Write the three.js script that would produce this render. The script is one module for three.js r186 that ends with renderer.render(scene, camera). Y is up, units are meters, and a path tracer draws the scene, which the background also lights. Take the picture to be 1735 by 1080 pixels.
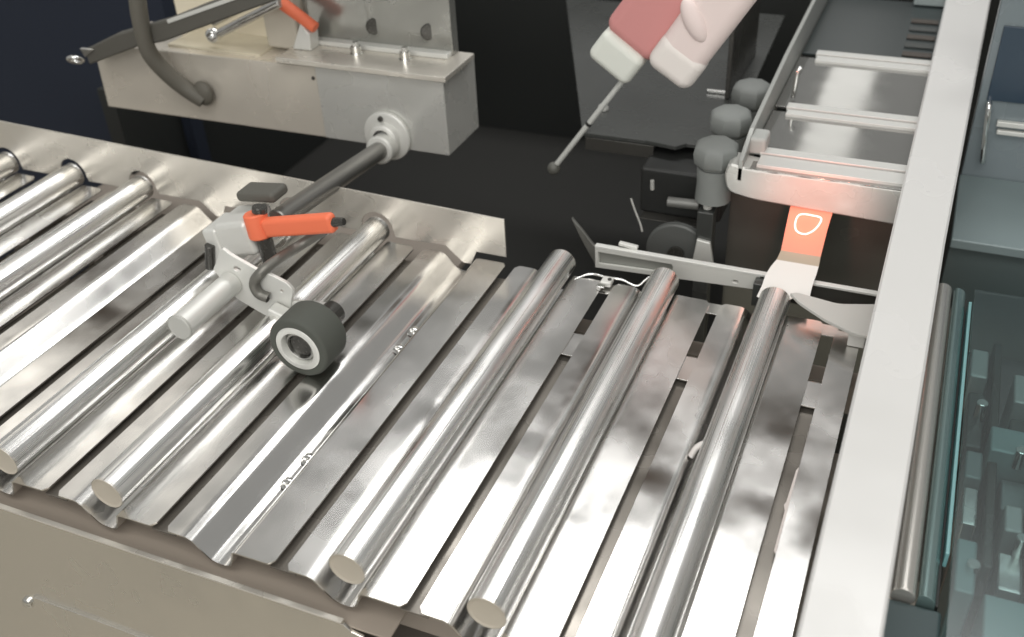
import * as THREE from 'three';
import { RoundedBoxGeometry } from 'three/addons/geometries/RoundedBoxGeometry.js';
import { mergeGeometries } from 'three/addons/utils/BufferGeometryUtils.js';
import { ImprovedNoise } from 'three/addons/math/ImprovedNoise.js';
import { RectAreaLightUniformsLib } from 'three/addons/lights/RectAreaLightUniformsLib.js';

// ---------------------------------------------------------------- camera, light, exposure
const scene = new THREE.Scene();
const camera = new THREE.PerspectiveCamera(35.1, 1024 / 637, 0.05, 40);
camera.position.set(0, 0.6, 0);
camera.up.set(-0.188, 0.8192, -0.5418);
camera.focus = 0.92; camera.userData.fStop = 5.6;
camera.lookAt(-0.3415, 0.6 - 0.5722, -0.7456);
const renderer = new THREE.WebGLRenderer({ antialias: true });
renderer.toneMapping = THREE.LinearToneMapping;
renderer.toneMappingExposure = 1;
renderer.shadowMap.enabled = true;
scene.background = new THREE.Color().setRGB(0.352, 0.35, 0.338);
RectAreaLightUniformsLib.init();
function lampPanel(label, pos, w, h, tilt, rgb, intensity) {
  const g = thing('lamp_panel', label, 'lamp', pos);
  g.rotation.set(tilt, 0, 0);
  put('housing', new THREE.BoxGeometry(w + 0.06, 0.06, h + 0.06).translate(0, 0.035, 0), std([0.6, 0.6, 0.58], 0.6), g);
  const e = std([0.9, 0.9, 0.9], 0.6);
  e.emissive = new THREE.Color().setRGB(...rgb); e.emissiveIntensity = 1;
  put('diffuser', new THREE.BoxGeometry(w, 0.004, h), e, g);
  const l = new THREE.RectAreaLight(new THREE.Color().setRGB(...rgb), intensity, w, h);
  l.rotation.x = -Math.PI / 2; l.position.y = -0.006; l.castShadow = true;
  l.name = 'lamp_light'; g.add(l);
}

// ---------------------------------------------------------------- helpers
const noise = new ImprovedNoise();
let seed = 7;
const rnd = () => ((seed = (seed * 16807) % 2147483647) / 2147483647);
const used = {};
function numbered(n) { used[n] = (used[n] ?? -1) + 1; return used[n] ? n + '_' + String(used[n]).padStart(3, '0') : n; }
function thing(name, label, category, [x, y, z] = [0, 0, 0], group) {
  const o = new THREE.Group(); o.name = numbered(name); o.position.set(x, y, z);
  o.userData = { label, category }; if (group) o.userData.group = group;
  scene.add(o); return o;
}
function put(name, geo, mat, parent = scene, label) {
  const m = new THREE.Mesh(geo, mat); m.name = numbered(name); m.castShadow = m.receiveShadow = true;
  if (label) m.userData.label = label;
  parent.add(m); return m;
}
function structure(name, geo, mat) { const m = put(name, geo, mat); m.userData.kind = 'structure'; return m; }
function std(rgb, roughness, metalness = 0, extra = {}) {
  return new THREE.MeshStandardMaterial({ color: new THREE.Color().setRGB(...rgb), roughness, metalness, ...extra });
}
function tex(w, h, fn) {
  const d = new Float32Array(w * h * 4);
  for (let j = 0; j < h; j++) for (let i = 0; i < w; i++) { const v = fn(i / w, j / h); d.set([v, v, v, 1], 4 * (j * w + i)); }
  const t = new THREE.DataTexture(d, w, h, THREE.RGBAFormat, THREE.FloatType);
  t.wrapS = t.wrapT = THREE.RepeatWrapping; t.magFilter = t.minFilter = THREE.LinearFilter; t.needsUpdate = true;
  return t;
}
// value noise that tiles with period p cells
function tiled(px, py, s) {
  const g = new Float32Array(px * py); let q = s;
  for (let i = 0; i < g.length; i++) { q = (q * 16807) % 2147483647; g[i] = q / 2147483647; }
  const f = (t) => t * t * (3 - 2 * t);
  return (u, v) => {
    const x = u * px, y = v * py, i = Math.floor(x), j = Math.floor(y), a = f(x - i), b = f(y - j);
    const at = (m, n) => g[((n % py + py) % py) * px + ((m % px + px) % px)];
    return (at(i, j) * (1 - a) + at(i + 1, j) * a) * (1 - b) + (at(i, j + 1) * (1 - a) + at(i + 1, j + 1) * a) * b;
  };
}
const n4 = tiled(5, 5, 11), n9 = tiled(13, 13, 23), n30 = tiled(37, 37, 5), nb = tiled(160, 6, 77), nb2 = tiled(61, 3, 91), nf = tiled(256, 256, 41);
const smudge = (u, v) => 0.6 * n4(u, v) + 0.3 * n9(u, v) + 0.1 * n30(u, v);
// roughness of handled sheet steel: smudges over a fine grain (tile 0.3 m)
const sheetRough = tex(512, 512, (u, v) => 0.55 + 0.8 * (smudge(u, v) - 0.5));
const sheetBump = tex(512, 512, (u, v) => 0.68 * n4(u, v) + 0.32 * n9(u, v));
const streakBump = tex(512, 512, (u, v) => 0.65 * nb(u, v) + 0.35 * nb2(u, v));
const streakRough = tex(512, 512, (u, v) => 0.45 + 0.6 * nb(u, v) * n9(u, v));
for (const t of [sheetRough, sheetBump]) t.repeat.set(3.3, 3.3);
for (const t of [streakBump, streakRough]) t.repeat.set(10, 1.6);

const steel = std([0.70, 0.69, 0.67], 0.42, 1, { roughnessMap: sheetRough, bumpMap: sheetBump, bumpScale: 0.0005 });
const steelSatin = std([0.70, 0.665, 0.60], 0.62, 0.6, { roughnessMap: sheetRough, bumpMap: sheetBump, bumpScale: 0.0004 });
const housingSteel = std([0.80, 0.75, 0.665], 0.46, 0.5, { roughnessMap: sheetRough, bumpMap: sheetBump, bumpScale: 0.0006 });
const panelSteel = std([0.76, 0.735, 0.68], 0.42, 0.9, { roughnessMap: sheetRough, bumpMap: sheetBump, bumpScale: 0.0005 });
const rollerSteel = std([0.80, 0.795, 0.775], 0.50, 1, { roughnessMap: streakRough, bumpMap: streakBump, bumpScale: 0.00016 });
const capMat = std([0.52, 0.475, 0.40], 0.5, 0.2);
const chrome = std([0.8, 0.8, 0.78], 0.12, 1);
const darkMetal = std([0.07, 0.068, 0.062], 0.45, 0.4, { roughnessMap: sheetRough });
const darkInside = std([0.30, 0.262, 0.225], 0.75, 0.1);
const black = std([0.018, 0.02, 0.019], 0.65);
const blackSatin = std([0.02, 0.021, 0.02], 0.5, 0.1);
const navy = std([0.012, 0.018, 0.034], 0.8);
const greyPaint = std([0.30, 0.30, 0.285], 0.5);
const darkGrey = std([0.06, 0.063, 0.06], 0.5, 0.2, { roughnessMap: sheetRough });
const zinc = std([0.70, 0.70, 0.665], 0.42, 0.3);
const orange = std([0.86, 0.19, 0.09], 0.5);
const rubber = std([0.075, 0.08, 0.068], 0.75);
const whitePaint = std([0.66, 0.655, 0.64], 0.45, 0, { roughnessMap: sheetRough });
const cream = std([0.80, 0.73, 0.58], 0.5);
const paper = std([0.80, 0.775, 0.74], 0.8);
const knobGrey = std([0.21, 0.222, 0.213], 0.65);

function boxUV(g) {
  g = g.index ? g.toNonIndexed() : g;
  const p = g.attributes.position, n = g.attributes.normal, uv = new Float32Array(p.count * 2);
  for (let i = 0; i < p.count; i++) {
    const a = [Math.abs(n.getX(i)), Math.abs(n.getY(i)), Math.abs(n.getZ(i))], q = [p.getX(i), p.getY(i), p.getZ(i)];
    const m = a.indexOf(Math.max(...a));
    uv[2 * i] = m === 0 ? q[2] : q[0]; uv[2 * i + 1] = m === 1 ? q[2] : q[1];
  }
  g.setAttribute('uv', new THREE.BufferAttribute(uv, 2));
  return g;
}
// box from corner to corner with softened edges
function box(x0, y0, z0, x1, y1, z1, r = 0.0008) {
  const w = x1 - x0, h = y1 - y0, d = z1 - z0, m = Math.min(w, h, d);
  const g = m > 2.5 * r ? new RoundedBoxGeometry(w, h, d, 2, r) : new THREE.BoxGeometry(w, h, d);
  return boxUV(g.translate((x0 + x1) / 2, (y0 + y1) / 2, (z0 + z1) / 2));
}
function extr(pts, depth, z0 = 0, bevel = 0.0006, holes = []) {
  const toPath = (C, a) => { const s = new C(); a.forEach(([x, y], i) => (i ? s.lineTo(x, y) : s.moveTo(x, y))); s.closePath(); return s; };
  const s = toPath(THREE.Shape, pts); holes.forEach((h) => s.holes.push(toPath(THREE.Path, h)));
  return boxUV(new THREE.ExtrudeGeometry(s, { depth, bevelEnabled: bevel > 0, bevelSize: bevel, bevelThickness: bevel, bevelOffset: -bevel, bevelSegments: 1, steps: 1 }).translate(0, 0, z0));
}
const V = (a) => new THREE.Vector3(...a);
// a round bar from a to b
function bar(a, b, r, r2 = r, seg = 24) {
  const A = V(a), B = V(b), d = B.clone().sub(A), L = d.length(), c = Math.min(r, r2) * 0.12;
  const g = new THREE.LatheGeometry([[0, 0], [r - c, 0], [r, c], [r2, L - c], [r2 - c, L], [0, L]].map((p) => new THREE.Vector2(...p)), seg);
  return smooth(g.applyQuaternion(new THREE.Quaternion().setFromUnitVectors(new THREE.Vector3(0, 1, 0), d.normalize())).translate(...a));
}
function smooth(g, ang = 0.6) {                       // creased normals
  const q = g.index ? g.toNonIndexed() : g, p = q.attributes.position, map = new Map(), fn = [], A = new THREE.Vector3(), B = new THREE.Vector3(), C = new THREE.Vector3();
  const key = (i) => [p.getX(i), p.getY(i), p.getZ(i)].map((v) => Math.round(v * 1e6)).join();
  for (let i = 0; i < p.count; i += 3) {
    A.fromBufferAttribute(p, i); B.fromBufferAttribute(p, i + 1); C.fromBufferAttribute(p, i + 2);
    fn.push(B.clone().sub(A).cross(C.clone().sub(A)));
    for (let k = 0; k < 3; k++) { const h = key(i + k); (map.get(h) ?? map.set(h, []).get(h)).push(i / 3); }
  }
  const cosA = Math.cos(ang), out = new Float32Array(p.count * 3), un = fn.map((v) => v.clone().normalize());
  for (let i = 0; i < p.count; i++) {
    const f = (i / 3) | 0, s = new THREE.Vector3();
    for (const j of map.get(key(i))) if (un[f].dot(un[j]) > cosA || j === f) s.add(fn[j]);
    s.normalize(); out.set([s.x, s.y, s.z], 3 * i);
  }
  q.setAttribute('normal', new THREE.BufferAttribute(out, 3));
  return q;
}
function tube(pts, r, seg = 40, rad = 10) {
  return new THREE.TubeGeometry(new THREE.CatmullRomCurve3(pts.map(V), false, 'centripetal'), seg, r, rad);
}
function lathe(profile, seg = 40) { return smooth(new THREE.LatheGeometry(profile.map((p) => new THREE.Vector2(...p)), seg), 0.7); }
// a strip of sheet bent along a profile in x,y and running in z; both skins and all edges
function sheet(prof, zf, zb, t, { round = 0, rear = 0, wave = 0, nz = 28, id = 0 } = {}) {
  const n = prof.length, nrm = prof.map((p, i) => {
    const a = prof[Math.max(0, i - 1)], b = prof[Math.min(n - 1, i + 1)], dx = b[0] - a[0], dy = b[1] - a[1], l = Math.hypot(dx, dy);
    return [-dy / l, dx / l];
  });
  const arc = [0]; for (let i = 1; i < n; i++) arc.push(arc[i - 1] + Math.hypot(prof[i][0] - prof[i - 1][0], prof[i][1] - prof[i - 1][1]));
  const L = arc[n - 1], cut = (i, r) => { const e = Math.min(arc[i], L - arc[i]); return r && e < r ? r - Math.sqrt(r * r - (r - e) ** 2) : 0; };
  const grid = (low) => {
    const pos = [], uv = [], idx = [];
    for (let i = 0; i < n; i++) for (let j = 0; j <= nz; j++) {
      const z0 = zf - cut(i, round), z1 = zb + cut(i, rear), z = z0 + (z1 - z0) * j / nz;
      const w = wave * (noise.noise(prof[i][0] * 16, z * 7, 3.7 + id) + 0.2 * noise.noise(prof[i][0] * 40, z * 17, 9.1 + id));
      pos.push(prof[i][0] - (low ? nrm[i][0] * t : 0), prof[i][1] - (low ? nrm[i][1] * t : 0) + w, z); uv.push(arc[i] + id * 0.137, z + id * 0.31);
      if (i && j) { const a = (i - 1) * (nz + 1) + j - 1, b = a + nz + 1; low ? idx.push(a, a + 1, b, b, a + 1, b + 1) : idx.push(a, b, a + 1, b, b + 1, a + 1); }
    }
    return [pos, uv, idx];
  };
  const build = (pos, uv, idx) => {
    const g = new THREE.BufferGeometry();
    g.setAttribute('position', new THREE.Float32BufferAttribute(pos, 3)); g.setAttribute('uv', new THREE.Float32BufferAttribute(uv, 2)); g.setIndex(idx);
    g.computeVertexNormals(); return g.toNonIndexed();
  };
  const [tp, tu, ti] = grid(false), [bp, bu, bi] = grid(true);
  const ring = [];
  for (let i = 0; i < n; i++) ring.push(i * (nz + 1));
  for (let j = 1; j <= nz; j++) ring.push((n - 1) * (nz + 1) + j);
  for (let i = n - 2; i >= 0; i--) ring.push(i * (nz + 1) + nz);
  for (let j = nz - 1; j > 0; j--) ring.push(j);
  const ep = [], eu = [];
  for (let k = 0; k < ring.length; k++) {
    const a = ring[k], b = ring[(k + 1) % ring.length], q = (src, i) => [src[3 * i], src[3 * i + 1], src[3 * i + 2]];
    ep.push(...q(tp, a), ...q(bp, a), ...q(tp, b), ...q(tp, b), ...q(bp, a), ...q(bp, b));
    for (let m = 0; m < 6; m++) eu.push(k * 0.01, 0);
  }
  const eg = new THREE.BufferGeometry();
  eg.setAttribute('position', new THREE.Float32BufferAttribute(ep, 3)); eg.setAttribute('uv', new THREE.Float32BufferAttribute(eu, 2)); eg.computeVertexNormals();
  return mergeGeometries([build(tp, tu, ti), build(bp, bu, bi), eg]);
}
// rounds the corners of a polyline with small fillets
function fillet(pts, r, k = 5) {
  const out = [pts[0]];
  for (let i = 1; i < pts.length - 1; i++) {
    const [p, c, q] = [pts[i - 1], pts[i], pts[i + 1]].map(([x, y]) => new THREE.Vector2(x, y));
    const a = p.clone().sub(c), b = q.clone().sub(c), la = a.length(), lb = b.length(), d = Math.min(r, la * 0.45, lb * 0.45);
    const s = c.clone().addScaledVector(a, d / la), e = c.clone().addScaledVector(b, d / lb);
    for (let m = 0; m <= k; m++) { const t = m / k; out.push([(1 - t) ** 2 * s.x + 2 * t * (1 - t) * c.x + t * t * e.x, (1 - t) ** 2 * s.y + 2 * t * (1 - t) * c.y + t * t * e.y]); }
  }
  out.push(pts.at(-1)); return out;
}
function densify(pts, step) {
  const out = [pts[0]];
  for (let i = 1; i < pts.length; i++) {
    const [a, b] = [pts[i - 1], pts[i]], m = Math.max(1, Math.ceil(Math.hypot(b[0] - a[0], b[1] - a[1]) / step));
    for (let k = 1; k <= m; k++) out.push([a[0] + (b[0] - a[0]) * k / m, a[1] + (b[1] - a[1]) * k / m]);
  }
  return out;
}

// ---------------------------------------------------------------- lamps of the workshop and an added fill panel (outside the frame)
lampPanel('long bright ceiling lamp ahead of the rollers, above the picture', [-0.35, 2.0, -1.96], 2.0, 0.36, 0, [1, 0.995, 0.985], 9);
lampPanel('narrow ceiling lamp running away over the far end of the slat conveyor', [-0.47, 2.0, -5.7], 0.26, 2.6, 0, [1, 0.985, 0.95], 0.75);
lampPanel('dimmer long ceiling lamp far to the left of the machine', [-3.1, 2.0, -2.15], 1.7, 0.55, 0, [1, 0.96, 0.89], 0.6);
lampPanel('wide ceiling lamp straight above the machine, behind the viewer', [0.2, 2.3, 0.7], 2.6, 1.3, 0, [1, 0.985, 0.955], 2.9);
lampPanel('added wide tilted fill panel behind the viewer that lights the upright faces', [0.3, 1.7, 2.6], 3.0, 1.2, 1.2, [1, 0.985, 0.955], 3.3);  // fill panel added to brighten the upright faces

// ---------------------------------------------------------------- setting
for (const [label, x, z, w, d] of [['brown duct added below the ceiling to darken the plate reflections, out of view', -0.55, -3.05, 1.3, 0.5], ['second brown duct added far to the left for dark reflections, out of view', -3.6, -3.1, 1.1, 0.7]]) {  // unseen ducts, added to make dark patches in the plate reflections
  const t = thing('added_duct', label, 'duct', [x, 2.05, z], 'added ducts for the plate reflections');
  put('duct', box(-w / 2, 0, -d / 2, w / 2, 0.3, d / 2, 0.01), std([0.27, 0.225, 0.195], 0.7), t);
  for (const k of [-0.25, 0.25]) put('flange', box(k * w - 0.02, -0.012, -d / 2 - 0.012, k * w + 0.02, 0.312, d / 2 + 0.012, 0.004), std([0.2, 0.18, 0.16], 0.7), t);
}
structure('floor', new THREE.BoxGeometry(12, 0.02, 12).translate(0, -0.91, 0), std([0.42, 0.385, 0.32], 0.7));
{
  const m = thing('added_mat', 'added unseen black mat on the floor that darkens the front panel reflection', 'mat', [-1.05, -0.895, 0.40]);  // unseen mat, added to darken what the front panel mirrors
  put('mat', boxUV(new RoundedBoxGeometry(0.55, 0.012, 0.22, 2, 0.004)), black, m);
}
{
  const c = thing('machine_cabinet', 'black open machine cabinet behind the silver rollers', 'cabinet', [0, 0, 0]);
  put('back_panel', box(-1.2, -0.6, -1.95, 0.5, 0.22, -1.9), black, c);
  put('bottom_panel', box(-1.25, -0.36, -1.9, 0.0, -0.34, -0.91), std([0.02, 0.02, 0.018], 0.8), c);
  put('sill_panel', box(-1.25, -0.16, -1.18, -0.57, -0.15, -0.91), darkInside, c);
  put('left_panel', box(-1.25, -0.34, -1.9, -1.22, 0.0, -1.16), black, c);
  put('curtain_panel', box(-2.3, -0.6, -1.33, -1.2, 0.2, -1.3), navy, c, 'dark navy panel at the left end');
}

// ---------------------------------------------------------------- the bed: plates, rear guard, front panel
const PITCH = 0.1165, X0 = -0.1085, NT = 10;                // troughs from the right, every second one or so holds a roller
const trough = (k) => X0 - PITCH * k;
const rawProfile = [[-0.0525, 0], [-0.028, 0], [-0.0085, -0.0205], [0.0075, -0.0205], [0.0135, -0.0015], [0.0165, 0], [0.0525, 0]];
const profile = densify(fillet(rawProfile, 0.006, 5), 0.004);
const bed = thing('roller_bed', 'wavy silver steel plate bed with dark slots that carries the rollers', 'conveyor bed', [0, 0, 0]);
const boltGeo = mergeGeometries([
  lathe([[0.0058, 0], [0.0058, 0.0008], [0.0032, 0.0012], [0, 0.0012]], 20),
  lathe([[0.0038, 0.001], [0.0038, 0.003], [0.003, 0.0044], [0.0015, 0.0049], [0, 0.005]], 20)].map((g) => { g.deleteAttribute('uv'); return g; }));
for (let k = 0; k < NT; k++) {
  const g = sheet(profile.map(([x, y]) => [x, y]), -0.41, -0.88, 0.0015, { round: 0.005, rear: 0.006, wave: 0.0005, id: k });
  const p = put('trough_plate', g, steel, bed); p.position.x = trough(k);
  if (k === 3) for (const z of [-0.507, -0.540, -0.716, -0.749]) { const b = put('bolt', boltGeo, chrome, p); b.position.set(0.0002, -0.0196, z); b.scale.setScalar(1.25); }
}
put('burr_strip', extr([[-0.0436, 0.66], [-0.0452, 0.655], [-0.0462, 0.615], [-0.0474, 0.612], [-0.0455, 0.605], [-0.0455, 0.56], [-0.0436, 0.558]], 0.0012, -0.0013, 0).rotateX(-Math.PI / 2), std([0.62, 0.56, 0.53], 0.5, 0.3), bed, 'pale ragged sliver along the slot');
put('edge_plate', box(-0.0437, -0.0015, -0.87, -0.0185, 0, -0.35, 0.0003), steel, bed);
for (const s of [0, 1, 2]) {                                  // short webs that close the slots near the rear
  const x = X0 + PITCH * (0.5 - s) ;
  put('web', box(x - 0.009, -0.0032, -0.781, x + 0.009, -0.0017, -0.744, 0.0003), steel, bed);
  put('web', box(x - 0.009, -0.0032, -0.879, x + 0.009, -0.0017, -0.860, 0.0003), steel, bed);
}
const floorSteel = std([0.20, 0.183, 0.16], 0.5, 0.55, { roughnessMap: sheetRough });
for (let k = -1; k < NT - 1; k++) {
  const x = trough(k) - PITCH / 2;
  put('slot_floor', box(x - 0.012, -0.0095, k < 2 ? -0.79 : -0.86, x + 0.012, -0.0075, -0.4135, 0.0003), floorSteel, bed);
}
put('tray', box(-1.35, -0.19, -0.9, -0.0, -0.185, -0.41), darkInside, bed);
put('added_gap_strip', box(-1.35, -0.0325, -0.4705, -0.3, -0.0305, -0.4005, 0.0004), std([0.40, 0.345, 0.29], 0.6, 0.3), bed);  // strip added just under the plates to lighten the front gap
put('cross_beam', box(-1.35, -0.075, -0.47, -0.0, -0.04, -0.445, 0.001), darkInside, bed);
put('cross_beam', box(-1.35, -0.075, -0.86, -0.0, -0.04, -0.835, 0.001), darkInside, bed);
for (let k = 0; k < 6; k++) put('support', box(trough(k) - 0.004, -0.0403, -0.4695, trough(k) + 0.006, -0.0222, -0.4455, 0.0005), darkMetal, bed);
{
  // rear guard: a standing sheet whose lower edge follows plates and rollers
  const low = [];
  const edge = [[-0.058, 0.004], [-0.028, 0.005], [-0.006, -0.014], [0.004, -0.014], [0.012, 0.004], [0.044, 0.004]];
  for (let k = 7.0; k >= 3; k--) {
    const x = trough(k), roller = [4, 5, 7].includes(k);
    if (roller) {
      low.push([x - 0.058, 0.004], [x - 0.021, 0.004]);
      for (let a = 0; a <= 10; a++) { const t = Math.PI * (1 - a / 10); low.push([x + 0.0215 * Math.cos(t), 0.012 + 0.0215 * Math.sin(t)]); }
      low.push([x + 0.023, 0.004], [x + 0.04, 0.004]);
    } else for (const [a, b] of edge) low.push([x + a, b]);
  }
  for (const k of [8, 9]) { const x = trough(k), seg = [[x - 0.058, 0.004], [x - 0.021, 0.004]]; for (let a = 0; a <= 10; a++) { const t = Math.PI * (1 - a / 10); seg.push([x + 0.0215 * Math.cos(t), 0.012 + 0.0215 * Math.sin(t)]); } seg.push([x + 0.023, 0.004]); low.unshift(...seg); }
  const pts = [[-1.3, 0.004], ...low, [-0.409, 0.004], [-0.409, 0.0525], [-1.3, 0.078]];
  put('rear_guard', extr(pts, 0.0016, -0.888, 0.0003), steelSatin, bed);
}
{
  const y = -0.027;
  const panel = put('front_panel', extr([[-1.4, -0.9], [-0.33, -0.9], [-0.33, -0.05], [-0.322, -0.045], [-0.322, y - 0.008], [-0.332, y - 0.006], [-0.338, y], [-1.4, y]], 0.002, -0.4, 0.0004), panelSteel, bed);
  put('lip', box(-1.4, y + 0.0008, -0.4012, -0.339, y + 0.0028, -0.3965, 0.0005), steelSatin, panel);
  put('lower_panel', box(-0.70, -0.9, -0.3978, -0.335, -0.147, -0.395, 0.0006), panelSteel, panel);
  const s = put('screw', lathe([[0.0062, 0], [0.006, 0.0025], [0.004, 0.004], [0, 0.0045]], 20), chrome, panel);
  s.rotation.x = Math.PI / 2; s.position.set(-0.7135, -0.163, -0.3976);
}

// ---------------------------------------------------------------- rollers
const RR = 0.0158, RL = 0.468;
const rollerGeo = (() => {
  const g = new THREE.CylinderGeometry(RR, RR, RL, 72, 24, true), uv = g.attributes.uv, p = g.attributes.position;
  for (let i = 0; i < uv.count; i++) uv.setXY(i, uv.getX(i) * Math.PI * 2 * RR, p.getY(i));
  g.rotateX(Math.PI / 2).translate(0, 0, -RL / 2);
  return g;
})();
const endGeo = lathe([[0, -0.001], [0.0125, -0.001], [0.0137, -0.0002], [0.0152, 0.0003], [RR, -0.0006], [RR, -0.002]], 64).rotateX(Math.PI / 2);
const rollerLabels = {
  0: 'polished steel roller nearest the white beam, below the paper tape', 1: 'polished steel roller, second from the white beam, its front end by the lower picture edge',
  2: 'polished steel roller just right of the wide flat plates with four bolts', 4: 'polished steel roller passing under the black rubber wheel',
  5: 'polished steel roller left of the wheel, beneath the grey spacer pin', 7: 'bright steel roller at the rear guard, two places left of the clamp',
  8: 'bright steel roller leaving the left picture edge, next to last', 9: 'steel roller of which only the rear tip shows at the left edge',
};
let proto = null;
for (const [k, label] of Object.entries(rollerLabels)) {
  const x = trough(+k);
  let r;
  if (!proto) {
    r = proto = thing('steel_roller', label, 'roller', [0, 0, 0], 'polished steel rollers in the troughs');
    put('shaft', rollerGeo, rollerSteel, r);
    put('end_cap', endGeo, capMat, r);
    const e = put('end_cap', endGeo, capMat, r); e.rotation.y = Math.PI; e.position.z = -RL;
  } else { r = proto.clone(); r.name = numbered('steel_roller'); r.userData = { ...proto.userData, label }; scene.add(r); }
  r.position.set(x, 0.011, -0.419); r.rotation.z = +k * 1.7;
}

// ---------------------------------------------------------------- pressing wheel on its clamp arm
{
  const a = thing('wheel_arm', 'clamped rod arm carrying a black rubber wheel over the steel rollers', 'clamp arm', [-0.61, 0, -0.73]);
  const o = [0.61, 0, 0.73], at = (x, y, z) => [x + o[0], y + o[1], z + o[2]];
  const G = (g) => g.translate(...o);
  put('rod', bar(at(-0.646, 0.036, -1.052), at(-0.618, 0.082, -0.76), 0.0118), std([0.24, 0.235, 0.22], 0.35, 0.7), a);
  put('rod_collar', bar(at(-0.6455, 0.0375, -1.045), at(-0.6435, 0.041, -1.02), 0.0185), zinc, a);
  // clamp block with split jaws
  const block = put('clamp_block', G(boxUV(new RoundedBoxGeometry(0.046, 0.04, 0.05, 3, 0.006).rotateZ(0.25).translate(-0.646, 0.074, -0.745))), zinc, a);
  put('jaw', G(boxUV(new RoundedBoxGeometry(0.02, 0.05, 0.044, 3, 0.004).rotateZ(0.2).translate(-0.672, 0.058, -0.74))), zinc, block);
  put('screw', bar(at(-0.683, 0.036, -0.716), at(-0.676, 0.066, -0.716), 0.0055), darkMetal, block);
  put('clamp_cap', G(boxUV(new RoundedBoxGeometry(0.05, 0.012, 0.03, 3, 0.005).rotateZ(0.12).translate(-0.637, 0.108, -0.77))), std([0.10, 0.097, 0.083], 0.65), a);
  const lever = put('clamp_lever', G(mergeGeometries([
    smooth(boxUV(new RoundedBoxGeometry(0.090, 0.0205, 0.014, 3, 0.005).rotateZ(0.24).translate(-0.566, 0.1025, -0.73)), 0.5),
    boxUV(bar([-0.617, 0.079, -0.73], [-0.621, 0.106, -0.732], 0.0125))].map(boxUV))), orange, a, 'bright orange clamp lever');
  put('lever_screw', bar(at(-0.616, 0.106, -0.734), at(-0.615, 0.113, -0.735), 0.008), darkMetal, lever);
  put('lever_tip', bar(at(-0.527, 0.1122, -0.73), at(-0.511, 0.1162, -0.73), 0.0055, 0.004), darkMetal, lever);
  put('lever_stem', bar(at(-0.612, 0.05, -0.73), at(-0.614, 0.08, -0.73), 0.0085), darkMetal, a);
  // upright bracket plate
  const plate = put('bracket_plate', G(extr(fillet([[-0.654, 0.056], [-0.636, 0.086], [-0.626, 0.079], [-0.594, 0.066], [-0.583, 0.065], [-0.562, 0.058], [-0.556, 0.05], [-0.561, 0.038], [-0.566, 0.022], [-0.579, 0.006], [-0.592, 0.007], [-0.632, 0.024], [-0.654, 0.056]], 0.004, 3), 0.003, -0.692, 0.0006, [circle(-0.622, 0.063, 0.0042, 0.003), circle(-0.571, 0.047, 0.0016)])), zinc, a);
  put('foot_block', G(boxUV(new RoundedBoxGeometry(0.02, 0.016, 0.016, 3, 0.003).rotateZ(-0.3).translate(-0.573, 0.024, -0.679))), zinc, plate);
  put('screw', bar(at(-0.581, 0.012, -0.672), at(-0.581, 0.012, -0.668), 0.0028), darkMetal, plate);
  put('screw', bar(at(-0.571, 0.016, -0.672), at(-0.571, 0.016, -0.668), 0.0028), darkMetal, plate);
  const pin = put('spacer_pin', bar(at(-0.6325, 0.045, -0.689), at(-0.6325, 0.045, -0.604), 0.0125, 0.0125, 36), zinc, a);
  put('pin_head', bar(at(-0.6325, 0.045, -0.6035), at(-0.6325, 0.045, -0.6015), 0.0138, 0.0138, 36), std([0.5, 0.5, 0.47], 0.6, 0.2), pin);
  // flat spring hook: a bent strip
  const hook = [[-0.535, 0.1, -0.747], [-0.572, 0.075, -0.737], [-0.583, 0.072, -0.702], [-0.590, 0.067, -0.687], [-0.600, 0.053, -0.684], [-0.597, 0.042, -0.6835], [-0.586, 0.038, -0.6845]];
  put('spring_hook', G(tube(hook, 0.0056, 48, 12)), std([0.2, 0.195, 0.175], 0.45, 0.6), a);
  // wheel
  const wheelAt = at(-0.513, 0.0333, -0.643);
  const spin = (g) => g.rotateX(Math.PI / 2).translate(...wheelAt);
  const tyre = put('tyre', spin(lathe([[0.0245, -0.0195], [0.0295, -0.0195], [0.0315, -0.0185], [0.0328, -0.016], [0.033, 0], [0.0328, 0.016], [0.0315, 0.0185], [0.0295, 0.0195], [0.0245, 0.0195], [0.0245, -0.0195]], 64)), rubber, a);
  put('rim', spin(lathe([[0.0172, 0.010], [0.0174, 0.0188], [0.0182, 0.0203], [0.0226, 0.0203], [0.0242, 0.0192], [0.0242, -0.0185], [0.0172, -0.0185], [0.0172, 0.010]], 64)), zinc, tyre);
  put('bearing', spin(lathe([[0.0128, 0.012], [0.0132, 0.0160], [0.0145, 0.0160], [0.0169, 0.0128], [0.0169, 0.006], [0.0128, 0.006], [0.0128, 0.012]], 48)), chrome, tyre);
  put('axle', bar([wheelAt[0], wheelAt[1], wheelAt[2] - 0.05], [wheelAt[0], wheelAt[1], wheelAt[2] + 0.0130], 0.0126), darkMetal, tyre);
  put('axle_arm', G(boxUV(new RoundedBoxGeometry(0.062, 0.014, 0.006, 2, 0.002).rotateZ(0.12).translate(-0.54, 0.031, -0.693))), zinc, a);
}
function circle(x, y, rx, ry = rx) { return Array.from({ length: 16 }, (_, i) => [x + rx * Math.cos(i * Math.PI / 8), y + ry * Math.sin(i * Math.PI / 8)]); }

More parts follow.
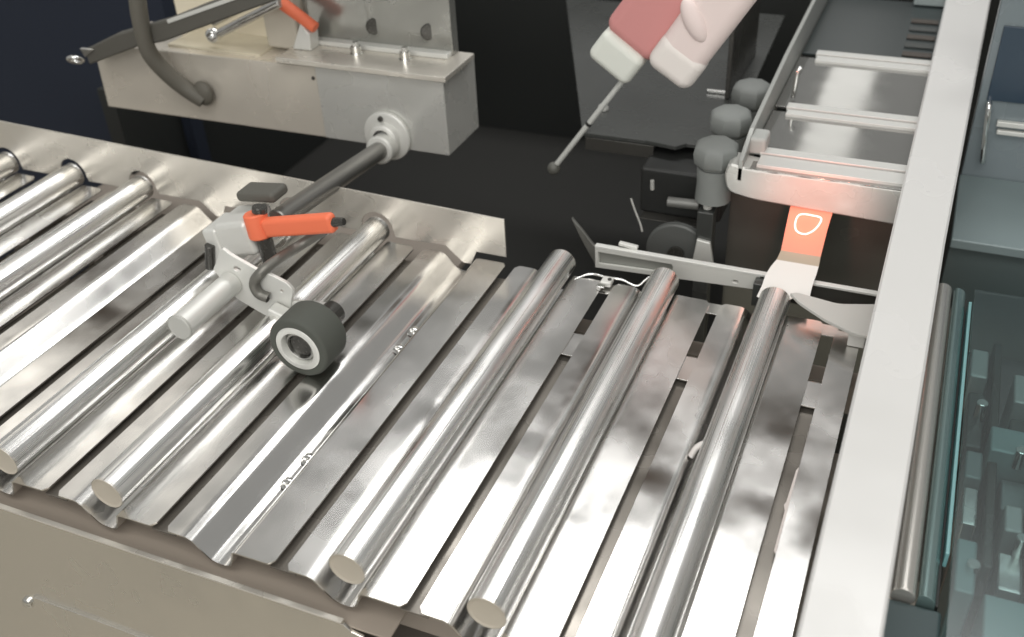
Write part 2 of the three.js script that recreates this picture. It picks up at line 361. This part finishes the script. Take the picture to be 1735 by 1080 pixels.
// ---------------------------------------------------------------- beam housing behind the bed
{
  const h = thing('steel_housing', 'long low box beam of brushed steel behind the roller bed', 'housing', [0, 0, 0]);
  put('front_face', extr([[-1.128, 0.026], [-0.748, 0.0285], [-0.748, 0.128], [-0.80, 0.127], [-1.10, 0.124], [-1.124, 0.103]], 0.1, -1.16, 0.001), housingSteel, h);
  const cover = put('cover_plate', box(-0.7475, 0.029, -1.15, -0.5605, 0.1315, -1.057, 0.001), std([0.60, 0.60, 0.57], 0.55, 0.4, { roughnessMap: sheetRough }), h, 'greyer right cover plate');
  const fl = put('mounting_flange', box(-0.800, 0.1322, -1.135, -0.5525, 0.1395, -1.048, 0.0012), steelSatin, h);
  for (const x of [-0.700, -0.628]) {
    const b = put('bolt', mergeGeometries([new THREE.CylinderGeometry(0.0085, 0.0085, 0.002, 24).translate(0, 0.001, 0), new THREE.CylinderGeometry(0.0072, 0.0072, 0.009, 6).translate(0, 0.0064, 0), new THREE.CylinderGeometry(0.0038, 0.0042, 0.006, 16).translate(0, 0.0138, 0)]), chrome, fl);
    b.position.set(x, 0.1396, -1.088);
  }
  const up = put('upright_plate', box(-0.793, 0.1397, -1.135, -0.5745, 0.27, -1.118, 0.001), std([0.36, 0.36, 0.335], 0.5, 0.7, { roughnessMap: sheetRough }), h, 'grey upright plate with two dark bolt reflections');
  put('foot_angle', box(-0.79, 0.1397, -1.1177, -0.576, 0.146, -1.104, 0.0008), zinc, up);
  for (const x of [-0.687, -0.607]) put('hole', bar([x, 0.168, -1.1185], [x + 0.001, 0.168, -1.1165], 0.011), darkMetal, up);  // dark discs stand for the bolts mirrored in the plate
  const ring = put('rod_flange', lathe([[0.0135, 0], [0.032, 0], [0.0335, 0.0015], [0.0335, 0.006], [0.031, 0.008], [0.021, 0.0085], [0.0195, 0.016], [0.0165, 0.018], [0.0135, 0.018]], 48), zinc, h);
  ring.rotation.x = Math.PI / 2; ring.position.set(-0.6475, 0.047, -1.0568);
  put('screw', bar([-0.655, 0.069, -1.0485], [-0.655, 0.069, -1.044], 0.0035), darkMetal, ring).position.set(0, 0, 0);
  ring.children[0].geometry = lathe([[0.0036, 0], [0.0034, 0.003], [0, 0.0035]], 16); ring.children[0].position.set(-0.004, 0.0086, -0.0255);
  put('rivet', lathe([[0.003, 0], [0.0022, 0.0015], [0, 0.002]], 14).rotateX(Math.PI / 2).translate(-0.7535, 0.112, -1.0592), darkMetal, h);
  put('cream_panel', box(-1.03, 0.125, -1.165, -0.845, 0.25, -1.14, 0.002), cream, h, 'cream painted panel');
  put('cream_block', boxUV(new RoundedBoxGeometry(0.052, 0.13, 0.03, 3, 0.004).translate(-0.8225, 0.195, -1.115)), std([0.56, 0.52, 0.44], 0.5), h, 'pale cream upright block');
  put('ledge', box(-1.0, 0.1245, -1.1395, -0.845, 0.129, -1.075, 0.001), std([0.7, 0.64, 0.5], 0.45), h);
}
{
  const l = thing('clamp_handle', 'orange clamp handle with a pale wedge on top of the housing', 'clamp handle', [-0.77, 0.17, -1.09]);
  put('grip', boxUV(bar([-0.055, 0.04, 0], [0.014, 0.0, 0.004], 0.009, 0.0075)), orange, l);
  put('wedge', extr([[-0.024, -0.03], [0.004, -0.03], [0.006, -0.008], [-0.006, 0.006]], 0.02, -0.012, 0.001), zinc, l);
}
{
  const d = thing('dark_arm', 'dark flat arm with a chrome ring at its left end, above the housing', 'arm', [-0.95, 0.16, -1.03]);
  put('blade', boxUV(extr([[-0.152, -0.031], [-0.09, -0.004], [0.004, 0.024], [0.083, 0.054], [0.17, 0.082], [0.3, 0.125], [0.3, 0.104], [0.164, 0.057], [-0.005, -0.005], [-0.054, -0.017], [-0.149, -0.052]], 0.016, -0.008, 0.002)), std([0.12, 0.115, 0.10], 0.5, 0.3), d);
  const t = put('ring', new THREE.TorusGeometry(0.0095, 0.003, 12, 32), chrome, d); t.rotation.set(0.9, 0.2, 0); t.position.set(-0.179, -0.05, 0.004);
  put('clip', extr([[-0.155, -0.028], [-0.13, -0.027], [-0.15, -0.040]], 0.004, 0.0085, 0.0006), chrome, d);
  const st = put('trim_strip', box(0, 0, 0.0085, 0.2, 0.005, 0.0115, 0.0006), zinc, d); st.rotation.z = 0.335; st.position.set(0.012, 0.0215, 0);
}
{
  const p = thing('silver_pin', 'silver pin with a round ball end beside the cream panel', 'pin', [-0.92, 0.147, -1.08]);
  put('shank', bar([0.012, 0.004, 0], [0.12, 0.055, 0], 0.0062), steel, p);
  put('ball_end', new THREE.SphereGeometry(0.011, 24, 16), chrome, p);
  put('link_bar', bar([-0.006, 0.012, -0.012], [0.11, 0.066, -0.012], 0.0045), steel, p);
}
{
  const s = thing('hanging_strap', 'dark strap hanging in a curve in front of the silver housing', 'strap', [-0.96, 0.13, -1.04]);
  put('band', (() => { const g = tube([[-0.012, 0.10, 0.026], [-0.0195, 0.05, 0.026], [-0.022, 0.009, 0.022], [-0.014, -0.019, 0.012], [0.002, -0.046, 0.0], [0.026, -0.066, -0.0075]], 0.0115, 60, 12); const p = g.attributes.position; return g; })(), std([0.12, 0.112, 0.092], 0.6), s);
  const e = put('end_lump', new THREE.SphereGeometry(0.0155, 24, 16).scale(1, 1.15, 0.55), std([0.12, 0.112, 0.092], 0.6), s); e.position.set(0.027, -0.056, -0.0085);
}

// ---------------------------------------------------------------- inside the cabinet
{
  const p = thing('cabinet_shelf', 'dark grey metal shelf plate with a lighter front edge inside the cabinet', 'shelf', [0, 0, 0]);
  const g = new THREE.ExtrudeGeometry((() => { const s = new THREE.Shape(); [[-0.392, 1.099], [-0.31, 1.100], [-0.272, 1.094], [-0.262, 1.106], [-0.215, 1.106], [-0.235, 1.6], [-0.6, 1.6]].forEach(([x, y], i) => (i ? s.lineTo(x, y) : s.moveTo(x, y))); return s; })(), { depth: 0.004, bevelEnabled: true, bevelSize: 0.0006, bevelThickness: 0.0006, bevelSegments: 1 });
  put('plate', boxUV(g.rotateX(-Math.PI / 2).translate(0, 0.062, 0)), darkGrey, p);
  put('lip', box(-0.388, 0.045, -1.0985, -0.30, 0.0615, -1.096, 0.0005), darkMetal, p);
  const s = put('stud', lathe([[0.007, 0], [0.007, 0.003], [0.005, 0.006], [0, 0.007]], 20), zinc, p); s.position.set(-0.39, 0.0672, -1.172);
  put('bright_edge', box(-0.276, 0.0672, -1.268, -0.249, 0.0715, -1.264, 0.0006), chrome, p);
  put('divider', box(-0.249, 0.0672, -1.42, -0.243, 0.16, -1.25, 0.001), darkMetal, p);
}
{
  const l = thing('ball_lever', 'thin pale lever rod with a dark ball end and white grip', 'lever', [0, 0, 0]);
  put('rod', bar([-0.428, 0.017, -1.1], [-0.334, 0.150, -1.1], 0.0034, 0.0036), std([0.62, 0.63, 0.6], 0.45, 0.2), l);
  put('ball', new THREE.SphereGeometry(0.0085, 24, 16).translate(-0.4325, 0.010, -1.1), std([0.10, 0.10, 0.088], 0.5), l);
  put('rod_collar', bar([-0.386, 0.0765, -1.1], [-0.3835, 0.080, -1.1], 0.0042), blackSatin, l);
  const q = new THREE.Matrix4().makeRotationZ(-0.62);
  put('grip', new RoundedBoxGeometry(0.060, 0.042, 0.04, 4, 0.010).applyMatrix4(q).translate(-0.346, 0.172, -1.1), std([0.72, 0.74, 0.68], 0.6), l, 'white rounded grip');
  put('sleeve', new RoundedBoxGeometry(0.072, 0.10, 0.046, 4, 0.014).applyMatrix4(new THREE.Matrix4().makeRotationZ(-0.62)).translate(-0.306, 0.226, -1.108), std([0.62, 0.27, 0.26], 0.75), l, 'faded red sleeve above the white grip');
}
{
  const p = thing('soft_pouch', 'pale pink and white soft pouch beside the red sleeve', 'pouch', [-0.272, 0.196, -1.085]);
  const pink = std([0.80, 0.68, 0.65], 0.7);
  const b = put('bag', new RoundedBoxGeometry(0.058, 0.16, 0.040, 6, 0.016), pink, p); b.rotation.z = -0.57; b.position.set(0.034, 0.035, 0);
  const t = put('tip', new RoundedBoxGeometry(0.060, 0.046, 0.043, 6, 0.014), std([0.80, 0.75, 0.71], 0.65), p, 'whiter lower end'); t.rotation.z = -0.57; t.position.set(0.0015, -0.0165, 0.0);
  const f = put('fold', new THREE.SphereGeometry(1, 24, 18).scale(0.012, 0.026, 0.010), pink, p); f.rotation.z = 0.5; f.position.set(0.020, 0.034, 0.017);
}
const knobPos = [[-0.206, 0.1, -1.205, 'grey mushroom knob, rear one of three beside the inclined rail'], [-0.213, 0.1, -1.118, 'grey mushroom knob, middle one of three beside the inclined rail'], [-0.209, 0.1, -1.028, 'grey mushroom knob, front one of three beside the inclined rail']];
let knob0 = null;
for (const [x, y, z, label] of knobPos) {
  let k;
  if (!knob0) {
    k = knob0 = thing('mushroom_knob', label, 'knob', [0, 0, 0], 'three grey knobs along the rail');
    put('cap', lathe([[0, -0.019], [0.019, -0.019], [0.0245, -0.013], [0.0262, -0.002], [0.0245, 0.006], [0.019, 0.0105], [0.008, 0.012], [0, 0.012]], 8), knobGrey, k);
    put('neck', lathe([[0.0205, -0.06], [0.0195, -0.04], [0.0205, -0.0192], [0, -0.0192]], 16), knobGrey, k);
  } else { k = knob0.clone(); k.name = numbered('mushroom_knob'); k.userData = { ...knob0.userData, label }; scene.add(k); }
  k.position.set(x, y, z); k.rotation.y = x * 40;
}

// ---------------------------------------------------------------- slat conveyor behind the rollers, with the paper tape
const Y2 = 0.1;
{
  const c = thing('slat_conveyor', 'grey slat conveyor with bright cross bars left of the white beam', 'conveyor', [0, 0, 0]);
  const slatMat = std([0.30, 0.30, 0.288], 0.17, 0.75, { roughnessMap: sheetRough, bumpMap: sheetBump, bumpScale: 0.00015 });
  const barMat = std([0.66, 0.66, 0.635], 0.4, 0.3);
  const edges = [-1.0, -1.035, -1.166, -1.352, -1.62];
  for (let i = 1; i < 4; i++) {
    const z0 = edges[i], z1 = edges[i + 1];
    put('slat', box(-0.172, Y2 - 0.006, z1 + 0.003, 0.004, Y2 - 0.003, z0 - 0.012, 0.0006), i === 3 ? std([0.035, 0.045, 0.046], 0.3, 0.2) : slatMat, c, i === 3 ? 'dark teal rear slat' : undefined);
    const xl = [0, -0.162, -0.157, -0.152][i];
    put('cross_bar', box(xl, Y2 - 0.002, z0 - 0.014, 0.004, Y2 + 0.0022, z0 + 0.001, 0.0004), barMat, c);
    put('cross_bar', box(xl + 0.002, Y2 - 0.004, z0 + 0.0035, 0.004, Y2 + 0.0006, z0 + [0, 0.028, 0.017, 0.020][i], 0.0004), barMat, c);
  }
  put('front_slat', box(-0.172, Y2 - 0.006, -1.022, 0.004, Y2 - 0.003, -1.0008, 0.0006), slatMat, c);
  put('nose_panel', extr(fillet([[-0.190, 0.098], [-0.193, 0.085], [-0.188, 0.066], [-0.16, 0.0605], [0.006, 0.0550], [0.006, 0.0965], [-0.165, 0.0965], [-0.186, 0.1]], 0.012, 5), 0.03, -1.032, 0.002), std([0.50, 0.50, 0.475], 0.55, 0.3, { roughnessMap: sheetRough }), c);
  put('side_rail', boxUV(extr([[1.0, 0.082], [1.0, 0.106], [1.05, 0.122], [1.25, 0.135], [1.9, 0.15], [1.9, 0.10], [1.2, 0.082]], 0.004, 0, 0.0006).rotateY(Math.PI / 2).scale(1, 1, 1)), std([0.42, 0.43, 0.41], 0.45, 0.5), c).position.set(-0.178, 0, 0);
  put('corner_block', boxUV(new RoundedBoxGeometry(0.022, 0.02, 0.03, 3, 0.004).translate(-0.168, 0.107, -1.05)), std([0.42, 0.43, 0.41], 0.5), c);
  const r = put('hook', tube([[-0.155, 0.10, -1.2], [-0.154, 0.12, -1.2], [-0.153, 0.135, -1.201], [-0.15, 0.137, -1.203]], 0.003, 20, 8), chrome, c);
  for (let i = 0; i < 5; i++) put('grille_bar', box(-0.046, Y2 - 0.0028, -1.40 - i * 0.034, -0.0095, Y2 - 0.0005, -1.385 - i * 0.034, 0.0005), i % 2 ? std([0.055, 0.06, 0.058], 0.5) : std([0.06, 0.05, 0.042], 0.5), c);
  put('inner_panel', box(-0.196, -0.34, -1.075, 0.0, 0.055, -1.068, 0.001), std([0.16, 0.162, 0.145], 0.35, 0.5, { roughnessMap: sheetRough }), c, 'dark grey panel under the nose');
  put('rear_block', box(-0.05, Y2 - 0.002, -1.72, -0.002, Y2 + 0.035, -1.60, 0.002), std([0.32, 0.38, 0.38], 0.5), c);
}
{
  const t = thing('paper_tape', 'pale paper tape hanging from the feeder nose down to the roller', 'paper tape', [0, 0, 0]);
  const strip = (pts, w, dx, th = 0.0006) => {          // pts in z,y with centre x; swept ribbon
    const g = new THREE.BufferGeometry(), pos = [], idx = [], uv = [];
    pts.forEach(([z, y, x, ww], i) => { for (const s of [-1, 1]) { pos.push(x + s * ww, y, z); uv.push(s * ww, z + y); } if (i) { const a = 2 * i - 2; idx.push(a, a + 1, a + 2, a + 2, a + 1, a + 3); } });
    g.setAttribute('position', new THREE.Float32BufferAttribute(pos, 3)); g.setAttribute('uv', new THREE.Float32BufferAttribute(uv, 2)); g.setIndex(idx); g.computeVertexNormals();
    return g;
  };
  const curve = (pts, n) => { const c = new THREE.CatmullRomCurve3(pts.map(([z, y, x, w]) => new THREE.Vector3(x, y, z)), false, 'centripetal'), W = pts.map((p) => p[3]); return Array.from({ length: n + 1 }, (_, i) => { const p = c.getPoint(i / n), f = i / n * (W.length - 1), k = Math.min(W.length - 2, Math.floor(f)); return [p.z, p.y, p.x, W[k] + (W[k + 1] - W[k]) * (f - k)]; }); };
  const tornTail = (pts) => {                          // the lower end is uneven across the width
    const m = 16, pos = [], idx = [], uv = [], n = pts.length - 1, [ze, ye] = pts[n], tx = pts[n][0] - pts[n - 1][0], ty = pts[n][1] - pts[n - 1][1];
    pts.forEach(([z, y, x, w], i) => { for (let k = 0; k <= m; k++) { const u = k / m * 2 - 1, f = (i / n) ** 3, d = f * (0.004 * Math.sin(u * 5.5 + 0.6) + 0.002 * Math.sin(u * 13)); pos.push(x + u * w, y + 0.0022 * Math.cos(u * 2.2) * (i / n) + d * ty / 0.002, z + d); uv.push(u * w, z); if (i && k) { const a = (i - 1) * (m + 1) + k - 1, b = a + m + 1; idx.push(a, a + 1, b, b, a + 1, b + 1); } } });
    const g = new THREE.BufferGeometry(); g.setAttribute('position', new THREE.Float32BufferAttribute(pos, 3)); g.setAttribute('uv', new THREE.Float32BufferAttribute(uv, 2)); g.setIndex(idx); g.computeVertexNormals(); return g;
  };
  const red = std([0.80, 0.33, 0.23], 0.7), tan = std([0.46, 0.38, 0.29], 0.75);  // red: laser glow on the paper, put into its colour
  put('red_glow_band', strip(curve([[-1.0055, 0.0595, -0.096, 0.0222], [-0.9985, 0.0575, -0.096, 0.0222], [-0.985, 0.047, -0.0965, 0.0215], [-0.968, 0.034, -0.0965, 0.0210], [-0.959, 0.0275, -0.0965, 0.0208]], 20)), red, t, 'tape band with the red laser glow put into its colour');
  put('tan_band', strip(curve([[-0.959, 0.0275, -0.0965, 0.0208], [-0.953, 0.0245, -0.0968, 0.0214], [-0.947, 0.0225, -0.0972, 0.022]], 6)), tan, t, 'tan stripe of the tape');
  put('white_tail', tornTail(curve([[-0.947, 0.0225, -0.0972, 0.022], [-0.935, 0.0205, -0.099, 0.0238], [-0.92, 0.0185, -0.1005, 0.0246], [-0.905, 0.0165, -0.1005, 0.0246], [-0.888, 0.0145, -0.1005, 0.0262]], 24)), paper, t, 'white torn lower end');
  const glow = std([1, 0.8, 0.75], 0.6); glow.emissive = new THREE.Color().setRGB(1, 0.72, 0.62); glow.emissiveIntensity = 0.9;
  const m = put('laser_glow', new THREE.TubeGeometry(new THREE.CatmullRomCurve3([[-0.010, 0.010, 0], [0.004, 0.0115, 0], [0.013, 0.0095, 0], [0.009, -0.004, 0], [0.0, -0.011, 0], [-0.009, -0.009, 0], [-0.0125, 0, 0]].map(V), true), 60, 0.0011, 8, true), glow, t, 'glowing pinkish ring on the red band');
  m.rotation.x = -0.90; m.position.set(-0.0965, 0.0495, -0.9835);
  const pl = new THREE.SpotLight(new THREE.Color().setRGB(1, 0.27, 0.17), 0.044, 0, 0.72, 1); pl.position.set(-0.0965, 0.105, -0.90); pl.target.position.set(-0.0965, 0.074, -0.998); pl.shadow.radius = 0.3; pl.name = 'laser_light'; pl.castShadow = true; t.add(pl, pl.target);
}

// ---------------------------------------------------------------- rail with guide fin, flap, wire clip
{
  const r = thing('guide_rail', 'pale angle rail with a long recess and a curved fin, behind the rollers', 'guide rail', [0, 0, 0]);
  put('web_plate', extr([[-0.3175, -0.017], [-0.318, 0.009], [-0.132, 0.0115], [-0.133, -0.0085]], 0.003, -0.933, 0.0004, [[[-0.314, -0.012], [-0.3145, 0.005], [-0.2285, 0.0055], [-0.2265, 0.002], [-0.228, -0.008]], circle(-0.1575, -0.003, 0.0035, 0.0018)]), zinc, r);
  put('recess', box(-0.316, -0.014, -0.9375, -0.226, 0.007, -0.9345, 0.0004), std([0.33, 0.335, 0.31], 0.5, 0.5), r);
  put('top_flange', box(-0.318, 0.0092, -0.936, -0.004, 0.0122, -0.929, 0.0006), std([0.72, 0.72, 0.69], 0.45, 0.3), r);
  put('rear_run', box(-0.131, -0.02, -0.9365, -0.004, 0.009, -0.933, 0.0004), darkMetal, r);
  const fin = []; for (let i = 0; i <= 10; i++) { const t = i / 10; fin.push([-0.318 - 0.028 * t, 0.010 + 0.032 * t ** 1.25 + 0.003 * Math.sin(Math.PI * t)]); }
  for (let i = 10; i >= 0; i--) { const t = i / 10; fin.push([-0.318 - 0.028 * t, -0.014 + 0.055 * t ** 0.9 - 0.004 * Math.sin(Math.PI * t)]); }
  put('guide_fin', extr(fin, 0.003, -0.934, 0.0006), std([0.22, 0.22, 0.205], 0.4, 0.7), r);
  put('end_bracket', box(-0.136, -0.02, -0.93, -0.122, 0.008, -0.915, 0.001), darkGrey, r);
  put('tab', boxUV(new RoundedBoxGeometry(0.022, 0.004, 0.006, 2, 0.001).rotateZ(-0.1).translate(-0.281, 0.0145, -0.938)), zinc, r);
}
{
  const f = thing('deflector_flap', 'pale grey tongue shaped flap reaching from the white beam to the tape', 'flap', [0, 0, 0]);
  const s = fillet([[-0.094, 0.889], [-0.088, 0.8925], [-0.046, 0.885], [-0.009, 0.897], [-0.009, 0.838], [-0.026, 0.839], [-0.054, 0.853], [-0.084, 0.876], [-0.094, 0.889]], 0.006, 4);
  put('tongue', boxUV(extr(s, 0.0025, 0, 0.0006).rotateX(-Math.PI / 2).translate(0, 0.0185, 0)), std([0.50, 0.49, 0.46], 0.55), f);
  put('mount', box(-0.03, 0.0005, -0.872, -0.0142, 0.018, -0.846, 0.001), std([0.6, 0.59, 0.56], 0.5), f);
}
{
  const w = thing('wire_clip', 'small silver clip on a wire along the rear plate edge', 'clip', [0, 0, 0]);
  put('wire', tube([[-0.326, -0.002, -0.872], [-0.308, 0.003, -0.8845], [-0.289, 0.003, -0.884], [-0.272, 0.003, -0.8845], [-0.2535, 0.0, -0.883], [-0.246, 0.006, -0.889], [-0.24, 0.008, -0.897]], 0.0013, 60, 8), chrome, w);
  put('body', boxUV(new RoundedBoxGeometry(0.012, 0.006, 0.014, 2, 0.0015).translate(-0.2855, 0.0035, -0.8755)), zinc, w);
  put('lug', boxUV(new RoundedBoxGeometry(0.009, 0.005, 0.007, 2, 0.001).translate(-0.2885, 0.003, -0.8635)), chrome, w);
  put('screw', bar([-0.2825, 0.0066, -0.8755], [-0.2825, 0.008, -0.8755], 0.0022), darkMetal, w);
}
{
  const t = thing('plastic_tab', 'small pale tab sticking out beside the roller nearest the beam', 'tab', [-0.1285, 0, -0.655]);
  put('strip', tube([[-0.004, -0.003, 0.008], [-0.001, 0.003, 0.004], [0.004, 0.006, 0.001], [0.010, 0.006, -0.001]], 0.0028, 20, 8).scale(1, 1, 1.3), std([0.72, 0.68, 0.65], 0.5), t);
}

// ---------------------------------------------------------------- parts low in the cabinet, seen over the rail
{
  const p = thing('belt_pulley', 'pale grey half hidden pulley disc below the shelf', 'pulley', [-0.246, -0.036, -1.03]);
  const g = lathe([[0, 0], [0.036, 0], [0.038, 0.002], [0.038, 0.008], [0.036, 0.01], [0, 0.01]], 48).rotateX(Math.PI / 2);
  put('disc', g, std([0.12, 0.125, 0.12], 0.5, 0.2), p);
  put('hub', lathe([[0.010, 0.0101], [0.010, 0.015], [0, 0.015]], 24).rotateX(Math.PI / 2), darkMetal, p);
}
{
  const p = thing('support_post', 'dark post with a bright lower end between the pulley and the tape', 'post', [0, 0, 0]);
  put('post', box(-0.222, -0.34, -1.03, -0.203, 0.03, -1.01, 0.0015), darkGrey, p);
  put('sleeve', extr([[-0.2235, -0.04], [-0.197, -0.04], [-0.2035, -0.006], [-0.219, -0.004]], 0.004, -1.0095, 0.0008), zinc, p, 'bright sleeve');
  put('head', bar([-0.2125, 0.0305, -1.02], [-0.2125, 0.036, -1.02], 0.005), zinc, p);
}
{
  const p = thing('cross_rod', 'short grey rod lying across the dark cabinet left of the post', 'rod', [0, 0, 0]);
  put('rod', bar([-0.262, 0.026, -1.03], [-0.224, 0.0275, -1.03], 0.006), std([0.2, 0.2, 0.19], 0.4, 0.4), p);
  const q = thing('hanging_wire', 'thin bright wire hanging in the dark cabinet', 'wire', [0, 0, 0]);
  put('strand', tube([[-0.304, 0.028, -1.02], [-0.299, 0.014, -1.02], [-0.291, -0.006, -1.02], [-0.289, -0.014, -1.02]], 0.0012, 20, 6), zinc, q);
  const s = thing('small_peg', 'short pale peg standing in the dark cabinet under the shelf', 'peg', [0, 0, 0]);
  put('peg', bar([-0.2785, 0.044, -1.02], [-0.279, 0.056, -1.02], 0.0024), std([0.35, 0.35, 0.33], 0.5), s);
  const b = thing('motor_block', 'dark boxy motor under the shelf in the cabinet', 'motor', [0, 0, 0]);
  put('casing', boxUV(new RoundedBoxGeometry(0.1, 0.06, 0.08, 3, 0.004).translate(-0.255, 0.02, -1.10)), blackSatin, b);
  put('foot', box(-0.30, -0.012, -1.12, -0.215, -0.0103, -1.045, 0.0005), darkMetal, b);
}

// ---------------------------------------------------------------- white beam and what lies right of it
{
  const b = thing('white_beam', 'broad white painted beam running along the right of the rollers', 'beam', [0, 0, 0]);
  put('beam', boxUV(extr([[-0.0145, 0.1702], [-0.0128, 0.383], [-0.0106, 0.7404], [-0.0064, 1.6169], [-0.0043, 2.0424], [0.063, 2.0424], [0.0532, 1.5999], [0.037, 0.868], [0.0328, 0.4255], [0.0306, 0.1702]], 0.085, 0.03, 0.002).rotateX(-Math.PI / 2)), whitePaint, b);
}
{
  const p = thing('edge_guide', 'shiny metal tube and glossy teal strip lying beside the white beam', 'edge guide', [0, 0, 0]);
  put('tube', boxUV(bar([0.0500, -0.004, -0.985], [0.0500, -0.004, -0.552], 0.0092, 0.0092, 48)), std([0.62, 0.60, 0.56], 0.25, 0.75), p);
  const tealStrip = new THREE.MeshPhysicalMaterial({ color: new THREE.Color().setRGB(0.20, 0.29, 0.285), roughness: 0.25, metalness: 0.6, clearcoat: 1, clearcoatRoughness: 0.08 });
  put('tinted_strip', boxUV(extr(fillet([[0.0597, -0.012], [0.0602, 0.001], [0.0645, 0.0035], [0.0705, 0.0005], [0.0728, -0.003], [0.0728, -0.012]], 0.003, 4), 0.43, -0.983, 0.0005)), tealStrip, p, 'glossy teal tinted strip');
  put('groove', box(0.0732, -0.013, -0.98, 0.0752, -0.008, -0.555, 0.0003), blackSatin, p);
  const cyan = new THREE.MeshPhysicalMaterial({ color: new THREE.Color().setRGB(0.42, 0.78, 0.80), roughness: 0.25, transmission: 0.5, thickness: 0.004, ior: 1.49 });
  put('acrylic_edge', box(0.0755, -0.012, -0.96, 0.0783, 0.003, -0.60, 0.0005), cyan, p, 'cyan edge of clear acrylic');
  put('end_block', box(0.036, -0.09, -0.5505, 0.078, -0.006, -0.50, 0.003), std([0.05, 0.075, 0.078], 0.5), p, 'dark teal end block');
}
{
  const c = thing('side_cabinet', 'blue grey cabinet front with a chrome handle, right of the beam', 'cabinet', [0, 0, 0]);
  const blue = std([0.19, 0.225, 0.24], 0.5, 0.1, { roughnessMap: sheetRough });
  put('front_panel', box(0.053, -0.02, -1.29, 0.6, 0.3, -1.26, 0.002), blue, c);
  put('handle', tube([[0.0655, 0.098, -1.259], [0.0655, 0.098, -1.247], [0.069, 0.062, -1.245], [0.0735, 0.025, -1.247], [0.0735, 0.025, -1.259]], 0.0032, 40, 10), chrome, c);
  put('rail_bar', box(0.079, 0.0705, -1.2595, 0.3, 0.077, -1.252, 0.001), zinc, c);
  put('rail_bar', box(0.081, 0.0605, -1.2595, 0.3, 0.066, -1.252, 0.001), zinc, c);
  put('dark_window', box(0.062, 0.10, -1.2598, 0.3, 0.19, -1.257, 0.001), std([0.03, 0.05, 0.075], 0.2), c);
}
{
  const s = thing('teal_ledge', 'teal grey ledge below the side cabinet', 'ledge', [0, 0, 0]);
  put('top', box(0.0515, -0.012, -1.2595, 0.5, 0.0, -1.09, 0.002), std([0.20, 0.25, 0.255], 0.4, 0.1), s);
  put('front', box(0.0515, -0.3, -1.112, 0.5, -0.0125, -1.10, 0.002), std([0.07, 0.092, 0.092], 0.5), s);
}
{
  const g = thing('acrylic_guard', 'clear bluish acrylic guard sheet over blurred steel parts', 'guard', [0, 0, 0]);
  const clear = new THREE.MeshPhysicalMaterial({ color: new THREE.Color().setRGB(0.72, 0.80, 0.80), roughness: 0.26, transmission: 1, thickness: 0, ior: 1.49 });
  put('sheet', box(0.0795, 0.004, -0.98, 0.35, 0.007, -0.36, 0.001), clear, g);
}
{
  const b = thing('steel_block_row', 'row of bright and dark steel blocks under the acrylic guard', 'machine blocks', [0, 0, 0]);
  const mats = [steel, darkMetal, std([0.42, 0.43, 0.42], 0.4, 0.5), std([0.24, 0.32, 0.32], 0.35, 0.3), darkGrey, std([0.2, 0.23, 0.23], 0.4, 0.4)];
  put('base', box(0.079, -0.14, -1.05, 0.5, -0.12, -0.3, 0.001), std([0.075, 0.083, 0.083], 0.5, 0.3), b);
  const spec = [[0.084, -0.012, -0.90, 0.100, -0.855, 2], [0.105, -0.02, -0.93, 0.113, -0.62, 1], [0.122, -0.008, -0.865, 0.18, -0.822, 2], [0.122, -0.02, -0.812, 0.18, -0.79, 1], [0.104, -0.006, -0.778, 0.18, -0.745, 3], [0.118, -0.03, -0.738, 0.18, -0.70, 5], [0.086, -0.012, -0.745, 0.1, -0.71, 5], [0.0865, -0.014, -0.70, 0.0985, -0.655, 0], [0.118, -0.01, -0.685, 0.132, -0.655, 2], [0.138, -0.004, -0.73, 0.165, -0.60, 1], [0.084, -0.006, -0.63, 0.099, -0.575, 3], [0.116, -0.02, -0.64, 0.134, -0.60, 0], [0.106, -0.012, -0.585, 0.18, -0.50, 3], [0.0855, -0.02, -0.84, 0.0995, -0.76, 4]];
  for (const [x0, y1, z0, x1, z1, m] of spec) put('block', box(x0, -0.1199, z0, x1, y1, z1, 0.0025), mats[m], b);
  for (const [x, z] of [[0.095, -0.8], [0.128, -0.745], [0.13, -0.64], [0.096, -0.6]]) put('stud', bar([x, -0.0199, z], [x, 0.0, z], 0.005), chrome, b);
}
{
  const p = thing('corner_tray', 'pale blue tray corner at the lower right beside the beam', 'tray', [0, 0, 0]);
  put('tray', boxUV(new RoundedBoxGeometry(0.034, 0.03, 0.08, 4, 0.012).translate(0.06, -0.06, -0.447)), std([0.42, 0.52, 0.54], 0.4), p);
}

scene.traverse((o) => { if (o.isMesh) { o.castShadow = o.receiveShadow = true; } });
renderer.render(scene, camera);
